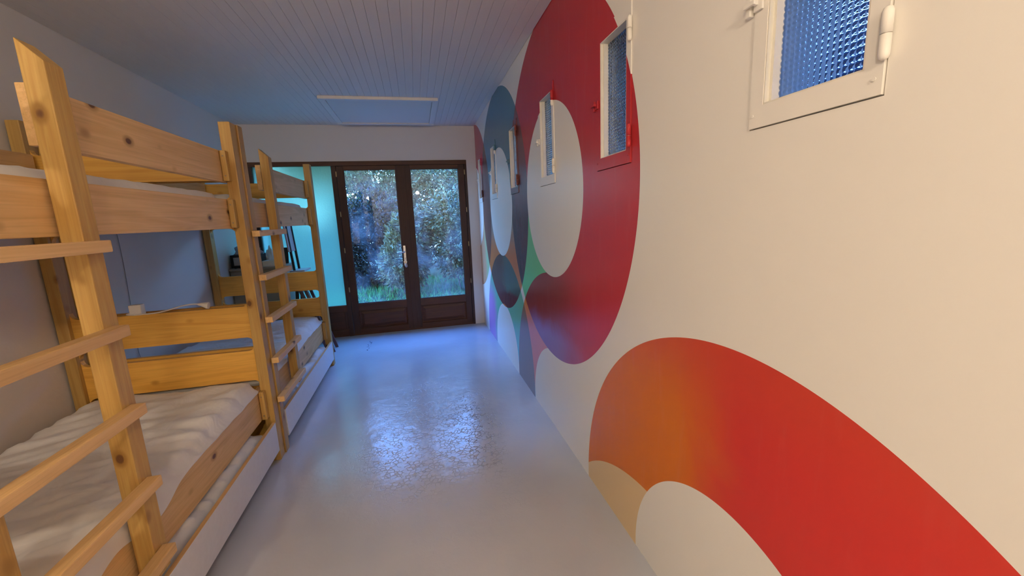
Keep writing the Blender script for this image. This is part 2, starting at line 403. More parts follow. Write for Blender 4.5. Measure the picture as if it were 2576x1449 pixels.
for i in range(npl):
    x0 = WL + i * pw + 0.0003; x1 = min(WL + (i + 1) * pw - 0.0003, -0.0005); g = 0.0013
    if pm is None or i == npl - 1:
        m = MB().prism([(x0, H + 0.012), (x0, H + 0.002), (x0 + g, H), (x1 - g, H), (x1, H + 0.002), (x1, H + 0.012)], 1, YF + 0.001, L - 0.001)
        o = m.build('ceiling_plank', CEIL, ceil)
        if pm is None: pm = o
    else:
        o = pm.copy(); COL.objects.link(o); o.location.x = i * pw
# ------------------------------------------------------------------ small windows with beaded glass
def bead_pane(y0, y1, z0, z1, x):
    m = MB(); p = 0.0125; ny = int(round((y1 - y0) / p)); nz = int(round((z1 - z0) / p)); py = (y1 - y0) / ny; pz = (z1 - z0) / nz; K = 4
    NY, NZ = ny * K, nz * K
    def hgt(a, b):
        a = (a % K) / K; b = (b % K) / K
        return 0.0044 * (math.sin(PI * a) * math.sin(PI * b)) ** 0.8 if a and b else 0.0
    vs = []; fs = []
    for i in range(NY + 1):
        for j in range(NZ + 1): vs.append((x - hgt(i, j), y0 + py * i / K, z0 + pz * j / K))
    for i in range(NY):
        for j in range(NZ): a = i * (NZ + 1) + j; fs.append((a, a + 1, a + NZ + 2, a + NZ + 1))
    k = len(vs); vs += [(x + 0.004, y0, z0), (x + 0.004, y1, z0), (x + 0.004, y1, z1), (x + 0.004, y0, z1)]
    fs.append((k, k + 1, k + 2, k + 3))
    edge = [[i * (NZ + 1) for i in range(NY + 1)], [NY * (NZ + 1) + j for j in range(NZ + 1)], [i * (NZ + 1) + NZ for i in range(NY, -1, -1)], [j for j in range(NZ, -1, -1)]]
    for e, (a, b) in zip(edge, ((k, k + 1), (k + 1, k + 2), (k + 2, k + 3), (k + 3, k))): fs.append(tuple(e) + (b, a))
    return m.add(vs, fs)
win0 = None
for i, (a, b) in enumerate(wins):
    name = 'window_%d' % (i + 1)
    if win0 is None:
        w = empty(name, (0.0, a, WIN_Z0)); win0 = w
        yo0, yo1, zo0, zo1 = a + 0.034, b - 0.038, WIN_Z0 + 0.050, WIN_Z1 - 0.047
        gp = 0.0025; X0, X1 = -0.0045, 0.030
        fr = MB()
        pts_o = [(a + gp, WIN_Z0 + gp), (b - gp, WIN_Z0 + gp), (b - gp, WIN_Z1 - gp), (a + gp, WIN_Z1 - gp)]; pts_i = [(yo0, zo0), (yo1, zo0), (yo1, zo1), (yo0, zo1)]
        for X in (X0, X1):
            k = len(fr.v); fr.v += [(X, *q) for q in pts_o] + [(X, *q) for q in pts_i]
            fr.f += [(k + j, k + (j + 1) % 4, k + 4 + (j + 1) % 4, k + 4 + j) for j in range(4)]
        fr.f += [(j, (j + 1) % 4, 8 + (j + 1) % 4, 8 + j) for j in range(4)]
        fr.f += [(4 + j, 4 + (j + 1) % 4, 12 + (j + 1) % 4, 12 + j) for j in range(4)]
        cas = fr.build('casement_frame', MURAL, w)
        # cream painted rebate lining inside the casement
        rb = MB(); e = 0.0035
        for (p0, p1, q0, q1) in ((yo0, yo1, zo0, zo0 + e), (yo0, yo1, zo1 - e, zo1), (yo0, yo0 + e, zo0, zo1), (yo1 - e, yo1, zo0, zo1)):
            rb.box(X0 + 0.001, X1 + 0.012, p0, p1, q0, q1)
        rb.build('rebate', CREAM, w)
        st = MB().box(0.008, X1, yo1 - 0.011, yo1 - e, zo0 + e, zo1 - e).build('glazing_bead', CREAM, w)
        gp_o = bead_pane(yo0 + e, yo1 - e, zo0 + e, zo1 - e, 0.030).build('glass_pane', BEAD, w)
        for q in gp_o.data.polygons: q.use_smooth = q.area < 1e-4
        # fixed outer frame filling the wall thickness
        ff = MB()
        for (p0, p1, q0, q1) in ((a, b, WIN_Z0, WIN_Z0 + 0.03), (a, b, WIN_Z1 - 0.03, WIN_Z1), (a, a + 0.03, WIN_Z0 + 0.03, WIN_Z1 - 0.03), (b - 0.03, b, WIN_Z0 + 0.03, WIN_Z1 - 0.03)):
            ff.box(X1 + 0.012, 0.09, p0, p1, q0, q1)
        ff.build('fixed_frame', CREAM, w)
        for z in (WIN_Z0 + 0.055, WIN_Z1 - 0.135):
            h = MB(); r = 0.0085; yc = a - 0.001; xc = -0.012
            h.lathe([(0.003, 0), (0.0065, 0.002), (r, 0.008), (r, 0.0395)], (xc, yc, z), 14)
            h.lathe([(r, 0.0405), (r, 0.074), (0.0065, 0.080), (0.003, 0.082)], (xc, yc, z), 14)
            h.box(-0.0075, -0.0045, a - 0.001, a + 0.012, z + 0.006, z + 0.076)
            hi = h.build('hinge', MURAL, w)
            for q in hi.data.polygons: q.use_smooth = len(q.vertices) == 4 and q.area < 3e-4 and abs(q.normal.z) < 0.9 and q.area > 2e-6
            MB().lathe([(0.0078, 0.0396), (0.0078, 0.0404)], (xc, yc, z), 12).build('hinge_gap', SCREW, hi)
        zl = WIN_Z0 + 0.270
        lt = MB().box(-0.012, -0.006, b - 0.028, b - 0.004, zl - 0.016, zl + 0.016); lt.box(-0.022, -0.012, b - 0.018, b - 0.010, zl - 0.005, zl + 0.005)
        lt.box(-0.026, -0.020, b - 0.020, b + 0.012, zl - 0.005, zl + 0.005)
        lo = lt.build('latch', MURAL, w, bevel=0.0015)
        kp = MB().box(-0.014, 0.0, b + 0.004, b + 0.018, zl - 0.02, zl + 0.02).build('latch_keeper', MURAL, w, bevel=0.002)
        for (yy, zz) in ((a + 0.014, WIN_Z0 + 0.03), (b - 0.014, WIN_Z0 + 0.03)):
            MB().lathe([(0.0035, -0.0086), (0.0035, -0.0070)], (0, yy, zz), 10, 0).build('screw', MURAL, w)
    else:
        w = copy_tree(win0); w.location.y = a; w.name = name
    struct(w)

# ------------------------------------------------------------------ door wall
FY0, FY1 = L - 0.006, L + 0.06
fr = empty('trim_1', (-1.35, L, 0.0)); struct(fr)
box(DX0, DX1, FY0, FY1, 2.050, DZ).build('frame_head', DARKWOODX, fr, 0.004)
box(DX1 - 0.030, DX1, FY0, FY1, 0.0, 2.05).build('frame_jamb', DARKWOOD, fr, 0.004)
box(DX0, DX0 + 0.042, FY0, FY1, 0.0, 2.05).build('frame_jamb', DARKWOOD, fr, 0.004)
box(-1.702, -1.650, FY0, FY1, 0.0, 2.05).build('frame_mullion', DARKWOOD, fr, 0.004)
box(DX0 + 0.042, DX1 - 0.03, L + 0.004, L + 0.07, 0.0, 0.022).build('threshold', DARKWOODX, fr, 0.003)

def leaf(name, x0, x1, g0, g1, knob):
    d = empty(name, ((x0 + x1) / 2, L, 0.0)); struct(d)
    y0, y1 = L + 0.004, L + 0.050
    gz0, gz1 = 0.398, 2.003; zb, zt = 0.018, 2.048
    box(x0, g0, y0, y1, zb, zt).build('stile', DARKWOOD, d, 0.004)
    box(g1, x1, y0, y1, zb, zt).build('stile', DARKWOOD, d, 0.004)
    box(g0, g1, y0, y1, gz1, zt).build('top_rail', DARKWOODX, d, 0.003)
    box(g0, g1, y0, y1, 0.315, gz0).build('lock_rail', DARKWOODX, d, 0.003)
    box(g0, g1, y0, y1, zb, 0.075).build('bottom_rail', DARKWOODX, d, 0.003)
    m = MB(); q = [(g0, 0.075), (g1, 0.075), (g1, 0.315), (g0, 0.315)]
    def ins(e): return [(g0 + e, 0.075 + e), (g1 - e, 0.075 + e), (g1 - e, 0.315 - e), (g0 + e, 0.315 - e)]
    rings = [(0.0, y0 + 0.004), (0.006, y0 + 0.002), (0.014, y0 + 0.014), (0.022, y0 + 0.020), (0.055, y0 + 0.010), (0.06, y0 + 0.010)]
    for e, y in rings: m.v += [(a, y, b) for a, b in ins(e)]
    for k in range(len(rings) - 1): m.f += [(k * 4 + j, k * 4 + (j + 1) % 4, k * 4 + 4 + (j + 1) % 4, k * 4 + 4 + j) for j in range(4)]
    k = (len(rings) - 1) * 4; m.f.append((k, k + 1, k + 2, k + 3))
    m.build('raised_panel', DARKWOODX, d)
    box(g0, g1, y1 - 0.022, y1 - 0.006, 0.075, 0.315).build('panel_back', DARKWOODX, d)
    bead = MB()
    for (a, b, c2, d2) in ((g0, g1, gz0, gz0 + 0.008), (g0, g1, gz1 - 0.008, gz1), (g0, g0 + 0.008, gz0 + 0.008, gz1 - 0.008), (g1 - 0.008, g1, gz0 + 0.008, gz1 - 0.008)):
        bead.box(a, b, y0 + 0.008, y0 + 0.018, c2, d2)
    bead.build('glazing_bead', DARKWOOD, d)
    box(g0 - 0.004, g1 + 0.004, y0 + 0.018, y0 + 0.022, gz0 - 0.004, gz1 + 0.004).build('glass_pane', CLEAR, d)
    return d
dA = leaf('door_1', -1.646, -0.903, -1.570, -0.981, True)
dB = leaf('door_2', -0.899, -0.155, -0.813, -0.228, False)
box(-0.925, -0.868, L - 0.006, L + 0.004, 0.02, 2.046).build('cover_strip', DARKWOOD, dB, 0.003)
# handle, key bunch
hx = -0.955
pl = MB().box(hx - 0.014, hx + 0.014, L - 0.002, L + 0.004, 0.835, 1.085).build('handle_plate', STEEL, dA, 0.0018)
hd = MB(); hd.tube([(hx, L - 0.002, 1.008), (hx, L - 0.045, 1.008), (hx - 0.012, L - 0.055, 1.008), (hx - 0.09, L - 0.055, 1.006)], [0.009, 0.008, 0.009, 0.008], 10); hd.build('lever_handle', STEEL, dA, smooth=True)
kr = empty('key_bunch', (hx, L - 0.02, 0.80)); tag(kr, 'bunch of keys hanging from the lock of the glass door', 'keys')
m = MB(); m.tube([(hx + 0.014 * math.cos(t), L - 0.018, 0.915 + 0.014 * math.sin(t)) for t in [i * PI / 6 for i in range(13)]], 0.0012, 6); m.build('key_ring', STEEL, kr)
m = MB(); m.lathe([(0.003, 0.0), (0.003, 0.022)], (hx, L - 0.024, 0.928), 8, 1); m.box(hx - 0.002, hx + 0.002, L - 0.03, L - 0.012, 0.918, 0.938); m.build('lock_key', BRASS, kr)
for k, (dx, dz, tl, mt) in enumerate(((-0.012, 0.0, 0.5, STEEL), (0.0, -0.004, 0.1, BRASS), (0.010, 0.0, -0.35, STEEL))):
    m = MB(); c = (hx + dx, L - 0.018 - 0.004 * k, 0.885 + dz)
    m.lathe([(0.010, -0.001), (0.010, 0.001)], c, 14, 1)
    m.box(c[0] - 0.003, c[0] + 0.003, c[1] - 0.001, c[1] + 0.001, c[2] - 0.045, c[2] - 0.008); m.box(c[0] + 0.003, c[0] + 0.006, c[1] - 0.001, c[1] + 0.001, c[2] - 0.04, c[2] - 0.03)
    m.build('key', mt, kr)
m = MB(); m.lathe([(0.004, 0.0), (0.013, 0.008), (0.015, 0.03), (0.009, 0.045), (0.003, 0.05)], (hx + 0.006, L - 0.03, 0.815), 12); m.build('fob', PALEWOOD, kr, smooth=True)
def hinge(par, x, z):
    MB().lathe([(0.0035, -0.006), (0.006, 0.0), (0.006, 0.05), (0.0035, 0.056)], (x, L - 0.008, z), 10).build('hinge', BRASS, par)
for z in (0.56, 1.04, 1.47, 1.93): hinge(dA, -1.648, z); hinge(dB, -0.153, z)
# fixed frosted light with lower panel
fx = empty('window_7', (-2.1, L, 0.0)); struct(fx)
g0, g1 = DX0 + 0.042, -1.702
box(g0, g1, L + 0.0, L + 0.05, 0.315, 0.395).build('lock_rail', DARKWOODX, fx, 0.003)
box(g0, g1, L + 0.0, L + 0.05, 0.018, 0.085).build('bottom_rail', DARKWOODX, fx, 0.003)
box(g0, g1, L + 0.014, L + 0.04, 0.085, 0.315).build('panel', DARKWOODX, fx)
box(g1 - 0.03, g1, L + 0.002, L + 0.05, 0.085, 0.315).build('stile', DARKWOOD, fx, 0.003)
box(g0, g1, L + 0.022, L + 0.028, 0.393, 2.052).build('frosted_pane', FROST, fx)

# ------------------------------------------------------------------ ceiling hatch
ht = empty('ceiling_hatch', (-1.02, 4.56, H - 0.05)); tag(ht, 'white framed loft hatch in the plank ceiling before the glass doors', 'hatch')
hx0, hx1, hy0, hy1 = -1.545, -0.500, 4.06, 5.075
box(hx0, hx1, hy0, hy0 + 0.05, H - 0.026, H).build('trim_strip', HATCHP, ht, 0.002)
box(hx0, hx1, hy1 - 0.05, hy1, H - 0.026, H).build('trim_strip', HATCHP, ht, 0.002)
box(hx0, hx0 + 0.05, hy0 + 0.05, hy1 - 0.05, H - 0.022, H).build('trim_strip', HATCHP, ht, 0.002)
box(hx1 - 0.05, hx1, hy0 + 0.05, hy1 - 0.05, H - 0.022, H).build('trim_strip', HATCHP, ht, 0.002)
box(hx0 + 0.052, hx1 - 0.054, hy0 + 0.052, hy1 - 0.064, H - 0.014, H - 0.002).build('hatch_panel', CEIL, ht, 0.002)

# ================================================================== bunk beds
BP = 1.65
def fillet_board(y0, y1, x0, x1, z0, z1, top=True, bot=True, r=0.022):
    pts = []
    def arc(cx, cz, a0, a1):
        for i in range(6):
            a = math.radians(a0 + (a1 - a0) * i / 5); pts.append((cx + r * math.cos(a), cz + r * math.sin(a)))
    if bot: arc(x0 + r, z0 - r, 180, 90); arc(x1 - r, z0 - r, 90, 0)
    else: pts.extend([(x0, z0), (x1, z0)])
    if top: arc(x1 - r, z1 + r, 0, -90); arc(x0 + r, z1 + r, -90, -180)
    else: pts.extend([(x1, z1), (x0, z1)])
    return MB().prism(pts, 1, y0, y1)
XA0, XA1 = -1.752, -1.697; XW0, XW1 = -2.638, -2.583
YN0, YN1, YE0, YE1 = 0.928, 0.990, 2.500, 2.572
RX0, RX1 = -1.787, -1.755
RAILS = ((0.280, 0.455), (1.385, 1.540))
GUARD = (1.628, 1.788)
def make_bed():
    t = empty('bunk_bed', (-2.17, 1.75, 0.0))
    for (x0, x1) in ((XA0, XA1), (XW0, XW1)):
        for (y0, y1) in ((YN0, YN1), (YE0, YE1)):
            xx = (x0, x1) if not (x0 == XA0 and y0 == YN0) else (x0 + 0.008, x1 + 0.008)
            box(xx[0], xx[1], y0, y1, 0.0, 1.935).build('post', PZ, t, 0.004)
    # ladder
    lx0, lx1 = -1.743, -1.690
    MB().prism([(lx0, 0.285), (lx1, 0.285), (lx1, 1.832), (lx0, 1.886)], 1, 1.366, 1.428).build('ladder_post', PZ, t, 0.003)
    for z in (1.352, 1.102, 0.853, 0.606, 0.360):
        box(-1.6895, -1.650, 0.905, 1.405, z - 0.017, z + 0.017).build('rung', PYW, t, 0.004)
    # side rails
    for k, (z0, z1) in enumerate(RAILS):
        box(RX0, RX1, 0.935, 2.560, z0, z1).build('side_rail', PYW, t, 0.003)
        box(XW0 + 0.055, XW0 + 0.083, 0.935, 2.495, z0, z1).build('side_rail', PYW, t, 0.003)
    box(RX0, RX1, 1.400, 2.560, *GUARD).build('guard_rail', PYW, t, 0.003)
    box(XW0 + 0.055, XW0 + 0.083, 0.935, 2.495, 1.64, 1.775).build('guard_rail', PYW, t, 0.003)
    for (z0, z1) in (RAILS[0], RAILS[1], GUARD):
        c = box(XA0 + 0.001, XA0 + 0.028, YE0 - 0.038, YE0 - 0.0005, z0 + 0.004, z1 - 0.002).build('cleat', PZ, t, 0.004)
        for z in (z0 + 0.03, z1 - 0.03): MB().lathe([(0.0038, -0.0392), (0.0038, -0.037)], (XA0 + 0.014, YE0, z), 10, 1).build('screw', SCREW, c)
    # end boards
    for (y0, y1) in ((YN0 + 0.018, YN0 + 0.044), (YE0 + 0.022, YE0 + 0.048)):
        xa = XA0 + (0.008 if y0 < 1.5 else 0.0)
        for (z0, z1) in ((0.280, 0.440), (0.512, 0.690), (0.770, 0.950), (1.385, 1.540), (1.640, 1.775)):
            fillet_board(y0, y1, XW1 + 0.0005, xa - 0.0005, z0, z1, r=0.034 if z0 < 1.5 else 0.026).build('end_board', PX, t)
    # slat bearers and slats
    for k, z in enumerate((0.335, 1.435)):
        for i in range(11):
            y = 1.03 + i * 0.143
            box(XW0 + 0.085, RX0 - 0.001, y, y + 0.07, z, z + 0.018).build('bed_slat', PX, t)
    return t
bed1 = make_bed()
bed2 = copy_tree(bed1); bed2.location.y += BP
tag(bed1, 'pine bunk bed with ladder and a white power cord lying on its end board', 'bunk bed', 'pine bunk beds')
tag(bed2, 'pine bunk bed with ladder standing beside the glass doors', 'bunk bed', 'pine bunk beds')

# ------------------------------------------------------------------ mattresses with rumpled sheets
def mattress(name, x0, x1, y0, y1, z0, z1, seed, amp, label, hang=0.0, edge=0.016, mat=SHEET, drape=None):
    nx, ny = 56, 110; vs = []; fs = []; r = 0.045
    sd = Vector((seed * 3.7, seed * 1.3, seed * 5.1))
    def wr(x, y):
        a = noise.noise(Vector((x * 2.2 + y * 1.0, y * 7.0 - x * 3.0, 0)) + sd)
        b = noise.noise(Vector((x * 5, y * 16 - x * 5, 3)) + sd)
        c = noise.noise(Vector((x * 3, y * 3, 9)) + sd)
        return amp * (1.1 * (1 - abs(a) * 2.2) * 0.6 + 0.45 * (1 - abs(b) * 2) + 0.8 * c)
    prof = []   # cross-section parameters: rows from bottom edge around the top
    for j in range(ny + 1):
        for i in range(nx + 1):
            u = -1 + 2 * i / nx; w = -1 + 2 * j / ny
            # map outer 12% of the grid to the sides
            def side(q, half):
                f = 0.86
                if abs(q) <= f: return q / f * (half - r), 0.0, 0.0
                s = (abs(q) - f) / (1 - f); sg = 1 if q > 0 else -1
                if s < 0.5:
                    a = s / 0.5 * PI / 2; return sg * (half - r + r * math.sin(a)), -r * (1 - math.cos(a)), s
                return sg * half, -r - (s - 0.5) / 0.5 * (z1 - z0 - r), s
            hx_, dzx, sx_ = side(u, (x1 - x0) / 2); hy_, dzy, sy_ = side(w, (y1 - y0) / 2)
            x = (x0 + x1) / 2 + hx_; y = (y0 + y1) / 2 + hy_
            dz = min(dzx, dzy)
            h = wr(x, y); k = max(sx_, sy_)
            z = z1 + dz
            if k < 0.5: z += h * (1 - 0.5 * k)
            bulge = edge * noise.noise(Vector((x * 4, y * 5, z * 9)) + sd)
            if sx_ > 0.25: x += (1 if u > 0 else -1) * (bulge * min(1, sx_ * 2) + (hang if u > 0 else 0) * math.sin(PI * min(1, sx_)) * (0.5 + noise.noise(Vector((0, y * 6, 1)) + sd)))
            if sy_ > 0.25: y += (1 if w > 0 else -1) * bulge * 0.5
            if drape and u > 0 and sx_ >= 0.5 and sx_ >= sy_:
                q = (sx_ - 0.5) * 4
                xe = RX1 + 0.005; zt = RAILS[0][1] + 0.005
                if q <= 1: xs_ = (x0 + x1) / 2 + hx_; x = xs_ + (xe - xs_) * q; z = (z1 - r) + (zt - z1 + r) * q + 0.012 * math.sin(PI * q)
                else: x = xe; z = zt - drape(y) * (q - 1)
                vs.append((x, y, z)); continue
            vs.append((x, y, max(z, z0)))
    for j in range(ny):
        for i in range(nx): a = j * (nx + 1) + i; fs.append((a, a + 1, a + nx + 2, a + nx + 1))
    rim = [i for i in range(nx + 1)] + [(j + 1) * (nx + 1) + nx for j in range(ny)] + [ny * (nx + 1) + i for i in range(nx - 1, -1, -1)] + [j * (nx + 1) for j in range(ny - 1, 0, -1)]
    if not drape: fs.append(tuple(rim[::-1]))
    t = empty(name, ((x0 + x1) / 2, (y0 + y1) / 2, z0)); tag(t, label, 'mattress', 'mattresses in white sheets')
    m = MB(); m.add(vs, fs); m.build('sheet', mat, t, smooth=True)
    ins = 0.03
    return t
MX0, MX1 = XW0 + 0.092, RX0 - 0.004
for k, (dy, who) in enumerate(((0.0, 'the bunk bed with the power cord'), (BP, 'the bunk bed by the glass doors'))):
    def drape(y, dy=dy, k=k): return 0.008 + (0.055 * math.exp(-((y - dy - 1.50) / 0.13) ** 2) + 0.05 * math.exp(-((y - dy - 1.15) / 0.12) ** 2) if k == 0 else 0.02 * math.exp(-((y - dy - 1.6) / 0.2) ** 2)) + 0.006 * noise.noise(Vector((k * 3.0, y * 11, 0)))
    lo = mattress('mattress', MX0, MX1 + 0.022, YN1 + 0.012 + dy, YE0 - 0.03 + dy, 0.459, 0.515, 1 + k, 0.021, 'rumpled white sheeted mattress on the lower bunk of ' + who, 0.0, drape=drape)
    lo.location.z -= 0.0
    mattress('mattress', MX0, MX1 - 0.004, YN1 + 0.012 + dy, YE0 - 0.03 + dy, 1.4545, 1.578, 5 + k, 0.004, 'thin white mattress on the upper bunk of ' + who, 0.0, 0.006)
# lower mattress cores sit between the rails
for o in [x for x in bpy.data.objects if x.name.startswith('mattress') and x.parent is None and x.location.z < 1.0]:
    y = o.location.y; hy = (YE0 - 0.03 - YN1 - 0.012) / 2
    box(MX0 + 0.01, MX1 - 0.006, y - hy + 0.01, y + hy - 0.01, 0.3545, 0.47).build('mattress_core', SHEET, o, 0.01)

# ------------------------------------------------------------------ underbed drawers
def make_drawer():
    t = empty('underbed_drawer', (-2.1, 1.75, 0.0))
    xf = -1.694; y0, y1 = 1.004, 2.488; z0, z1 = 0.070, 0.248
    f = box(xf - 0.018, xf, y0, y1, z0, z1).build('front_panel', WHITEP, t, 0.0015)
    box(xf - 0.0175, xf - 0.0005, y0 + 0.001, y1 - 0.001, z1 - 0.0005, z1 + 0.0012).build('raw_edge', PYW, f)
    for (a, b) in ((y0 + 0.02, y0 + 0.038), (y1 - 0.038, y1 - 0.02)): box(-2.52, xf - 0.018, a, b, z0 + 0.01, z1 - 0.055).build('side_panel', PX, t)
    box(-2.538, -2.52, y0 + 0.02, y1 - 0.02, z0 + 0.01, z1 - 0.055).build('back_panel', PY, t)
    box(-2.52, xf - 0.018, y0 + 0.038, y1 - 0.038, z0 + 0.01, z0 + 0.022).build('bottom_panel', PYW, t)
    for y in (y0 + 0.10, y1 - 0.10):
        for x in (-2.44, xf - 0.075):
            m = MB(); m.lathe([(0.018, -0.012), (0.028, -0.010), (0.028, 0.010), (0.018, 0.012)], (x, y, 0.0281), 16, 0)
            m.box(x - 0.018, x - 0.014, y - 0.012, y + 0.012, 0.02, 0.08); m.box(x + 0.014, x + 0.018, y - 0.012, y + 0.012, 0.02, 0.08)
            m.build('caster', WHITEPLASTIC, t)
    return t
dr1 = make_drawer(); dr2 = copy_tree(dr1); dr2.location.y += BP + 0.004; dr2.location.x += 0.006
tag(dr1, 'long white drawer on casters under the bunk bed with the power cord', 'drawer', 'underbed drawers')
tag(dr2, 'long white drawer on casters under the bunk bed by the glass doors', 'drawer', 'underbed drawers')
for k, (dx, dy) in enumerate(((0, 0), (0.006, BP + 0.004))):
    mattress('mattress', -2.50 + dx, -1.735 + dx, 1.06 + dy, 2.43 + dy, 0.0935, 0.230, 11 + k, 0.034, ('crumpled white bedding mattress inside the drawer under the bunk bed with the power cord', 'crumpled white bedding mattress inside the drawer under the bunk bed by the glass doors')[k], 0.010, 0.010)

# ================================================================== small things by the beds
pc = empty('power_cord', (-2.29, 2.535, 0.9505)); tag(pc, 'white power cord with socket block and plug lying on the bunk end board', 'power cord')
box(-2.318, -2.262, 2.516, 2.556, 0.9507, 1.006).build('socket_block', WHITEPLASTIC, pc, 0.005)
pts = [(-2.318, 2.53, 0.962), (-2.335, 2.525, 0.957), (-2.30, 2.512, 0.9545), (-2.25, 2.511, 0.9545), (-2.19, 2.520, 0.9555), (-2.13, 2.53, 0.967), (-2.08, 2.535, 0.979), (-2.03, 2.535, 0.984), (-1.99, 2.533, 0.981)]
def smoothp(P, n=6):
    out = []
    for i in range(len(P) - 1):
        p0 = Vector(P[max(i - 1, 0)]); p1 = Vector(P[i]); p2 = Vector(P[i + 1]); p3 = Vector(P[min(i + 2, len(P) - 1)])
        for k in range(n):
            t = k / n; out.append(0.5 * ((2 * p1) + (p2 - p0) * t + (2 * p0 - 5 * p1 + 4 * p2 - p3) * t * t + (3 * p1 - p0 - 3 * p2 + p3) * t ** 3))
    out.append(Vector(P[-1])); return out
MB().tube(smoothp(pts), 0.0038, 8).build('cord', WHITEPLASTIC, pc, smooth=True)
MB().tube([(-2.0, 2.533, 0.981), (-1.985, 2.533, 0.979), (-1.957, 2.532, 0.971), (-1.95, 2.532, 0.970)], [0.006, 0.010, 0.0185, 0.0185], 12).build('plug', WHITEPLASTIC, pc)
wc = MB().tube(smoothp([(-2.6455, 3.09, 1.48), (-2.6455, 3.10, 1.35), (-2.6455, 3.102, 1.2), (-2.6455, 3.09, 0.95), (-2.6455, 3.07, 0.65), (-2.6455, 3.08, 0.56)]), 0.002, 6).build('wall_cable', DARKCABLE)
tag(wc, 'thin dark cable running down the left wall behind the beds', 'cable')

# chest in the corner with things on it
CX0, CX1, CY0, CY1, CZ = -2.64, -2.165, 4.55, 5.02, 0.985
ch = empty('chest_of_drawers', ((CX0 + CX1) / 2, (CY0 + CY1) / 2, 0.0)); tag(ch, 'grey brown chest of drawers in the corner beside the frosted window', 'chest')
box(CX0, CX1 - 0.01, CY0 + 0.012, CY1, 0.06, CZ - 0.022).build('body', CHESTM, ch, 0.002)
box(CX0 - 0.0, CX1, CY0 - 0.008, CY1, CZ - 0.022, CZ).build('top', CHESTM, ch, 0.003)
box(CX0 + 0.02, CX1 - 0.03, CY0 + 0.03, CY1, 0.0, 0.06).build('plinth', CHESTM, ch)
for i in range(4):
    z = 0.075 + i * 0.222
    d = box(CX0 + 0.012, CX1 - 0.022, CY0 - 0.004, CY0 + 0.012, z, z + 0.212).build('drawer_front', CHESTM, ch, 0.003)
    for kx in (CX0 + 0.13, CX1 - 0.14): MB().lathe([(0.008, 0.0), (0.007, -0.012), (0.013, -0.018), (0.013, -0.026), (0.006, -0.03)], (kx, CY0 - 0.004, z + 0.106), 12, 1).build('knob', CHAIRD, d)
rd = empty('radio', (-2.5, 4.66, CZ)); tag(rd, 'black box shaped radio standing on the corner chest', 'radio')
box(-2.628, -2.36, 4.58, 4.76, CZ + 0.006, CZ + 0.135).build('body', BLACKPLASTIC, rd, 0.006)
box(-2.600, -2.52, 4.577, 4.582, CZ + 0.03, CZ + 0.11).build('speaker_grille', DARKCABLE, rd, 0.002)
for fxp in (-2.60, -2.39):
    MB().lathe([(0.010, 0.0003), (0.010, 0.008)], (fxp, 4.61, CZ), 10).build('foot', BLACKPLASTIC, rd); MB().lathe([(0.010, 0.0003), (0.010, 0.008)], (fxp, 4.73, CZ), 10).build('foot', BLACKPLASTIC, rd)
def rumple(name, c, sx_, sy_, sz_, seed, mat, label, cat):
    m = MB(); n = 16; vs = []; fs = []
    for i in range(n + 1):
        for j in range(2 * n):
            th = PI / 2 * i / n; ph = PI * j / n; d = Vector((math.sin(th) * math.cos(ph), math.sin(th) * math.sin(ph), math.cos(th)))
            k = 1 + 0.35 * noise.noise(d * 2.6 + Vector((seed, 0, 0))) + 0.16 * noise.noise(d * 7 + Vector((0, seed, 0)))
            vs.append((c[0] + d.x * sx_ * k, c[1] + d.y * sy_ * k, c[2] + 0.0005 + max(0, d.z * sz_ * k)))
    for i in range(n):
        for j in range(2 * n): fs.append((i * 2 * n + j, i * 2 * n + (j + 1) % (2 * n), (i + 1) * 2 * n + (j + 1) % (2 * n), (i + 1) * 2 * n + j))
    fs.append(tuple(range(n * 2 * n, (n + 1) * 2 * n)))
    return tag(m.add(vs, fs).build(name, mat, smooth=True), label, cat)
GREYCLOTH = cloth('grey_blue_cloth', (0.34, 0.33, 0.38))
rumple('folded_cloth', (-2.49, 4.665, CZ + 0.135), 0.115, 0.075, 0.10, 3.1, GREYCLOTH, 'crumpled grey cloth heaped on top of the black radio', 'cloth')
sb = empty('storage_tray', (-2.30, 4.68, CZ)); tag(sb, 'shallow white plastic tray on the corner chest beside the radio', 'tray')
m = MB(); m.box(-2.352, -2.215, 4.60, 4.78, CZ + 0.0005, CZ + 0.006)
m.build('tray_base', WHITEPLASTIC, sb)
for (a, b, c, d) in ((-2.352, -2.346, 4.60, 4.78), (-2.221, -2.215, 4.60, 4.78), (-2.346, -2.221, 4.60, 4.606), (-2.346, -2.221, 4.774, 4.78)):
    box(a, b, c, d, CZ + 0.006, CZ + 0.058).build('tray_wall', WHITEPLASTIC, sb, 0.001)
rumple('crumpled_paper', (-2.345, 4.83, CZ), 0.05, 0.045, 0.17, 8.3, WHITEPLASTIC, 'crumpled white paper standing behind the radio on the corner chest', 'paper')
pf = empty('folder', (-2.18, 4.88, CZ)); tag(pf, 'small dark slanted folder leaning on the corner chest', 'folder')
pf_m = MB().prism([(4.86, CZ + 0.0005), (4.868, CZ + 0.0005), (4.905, CZ + 0.17), (4.897, CZ + 0.17)], 0, -2.30, -2.18); pf_m.build('cover', BLACKPLASTIC, pf)
MB().prism([(4.872, CZ + 0.0005), (4.878, CZ + 0.0005), (4.914, CZ + 0.165), (4.908, CZ + 0.165)], 0, -2.297, -2.183).build('pages', WHITEPLASTIC, pf)

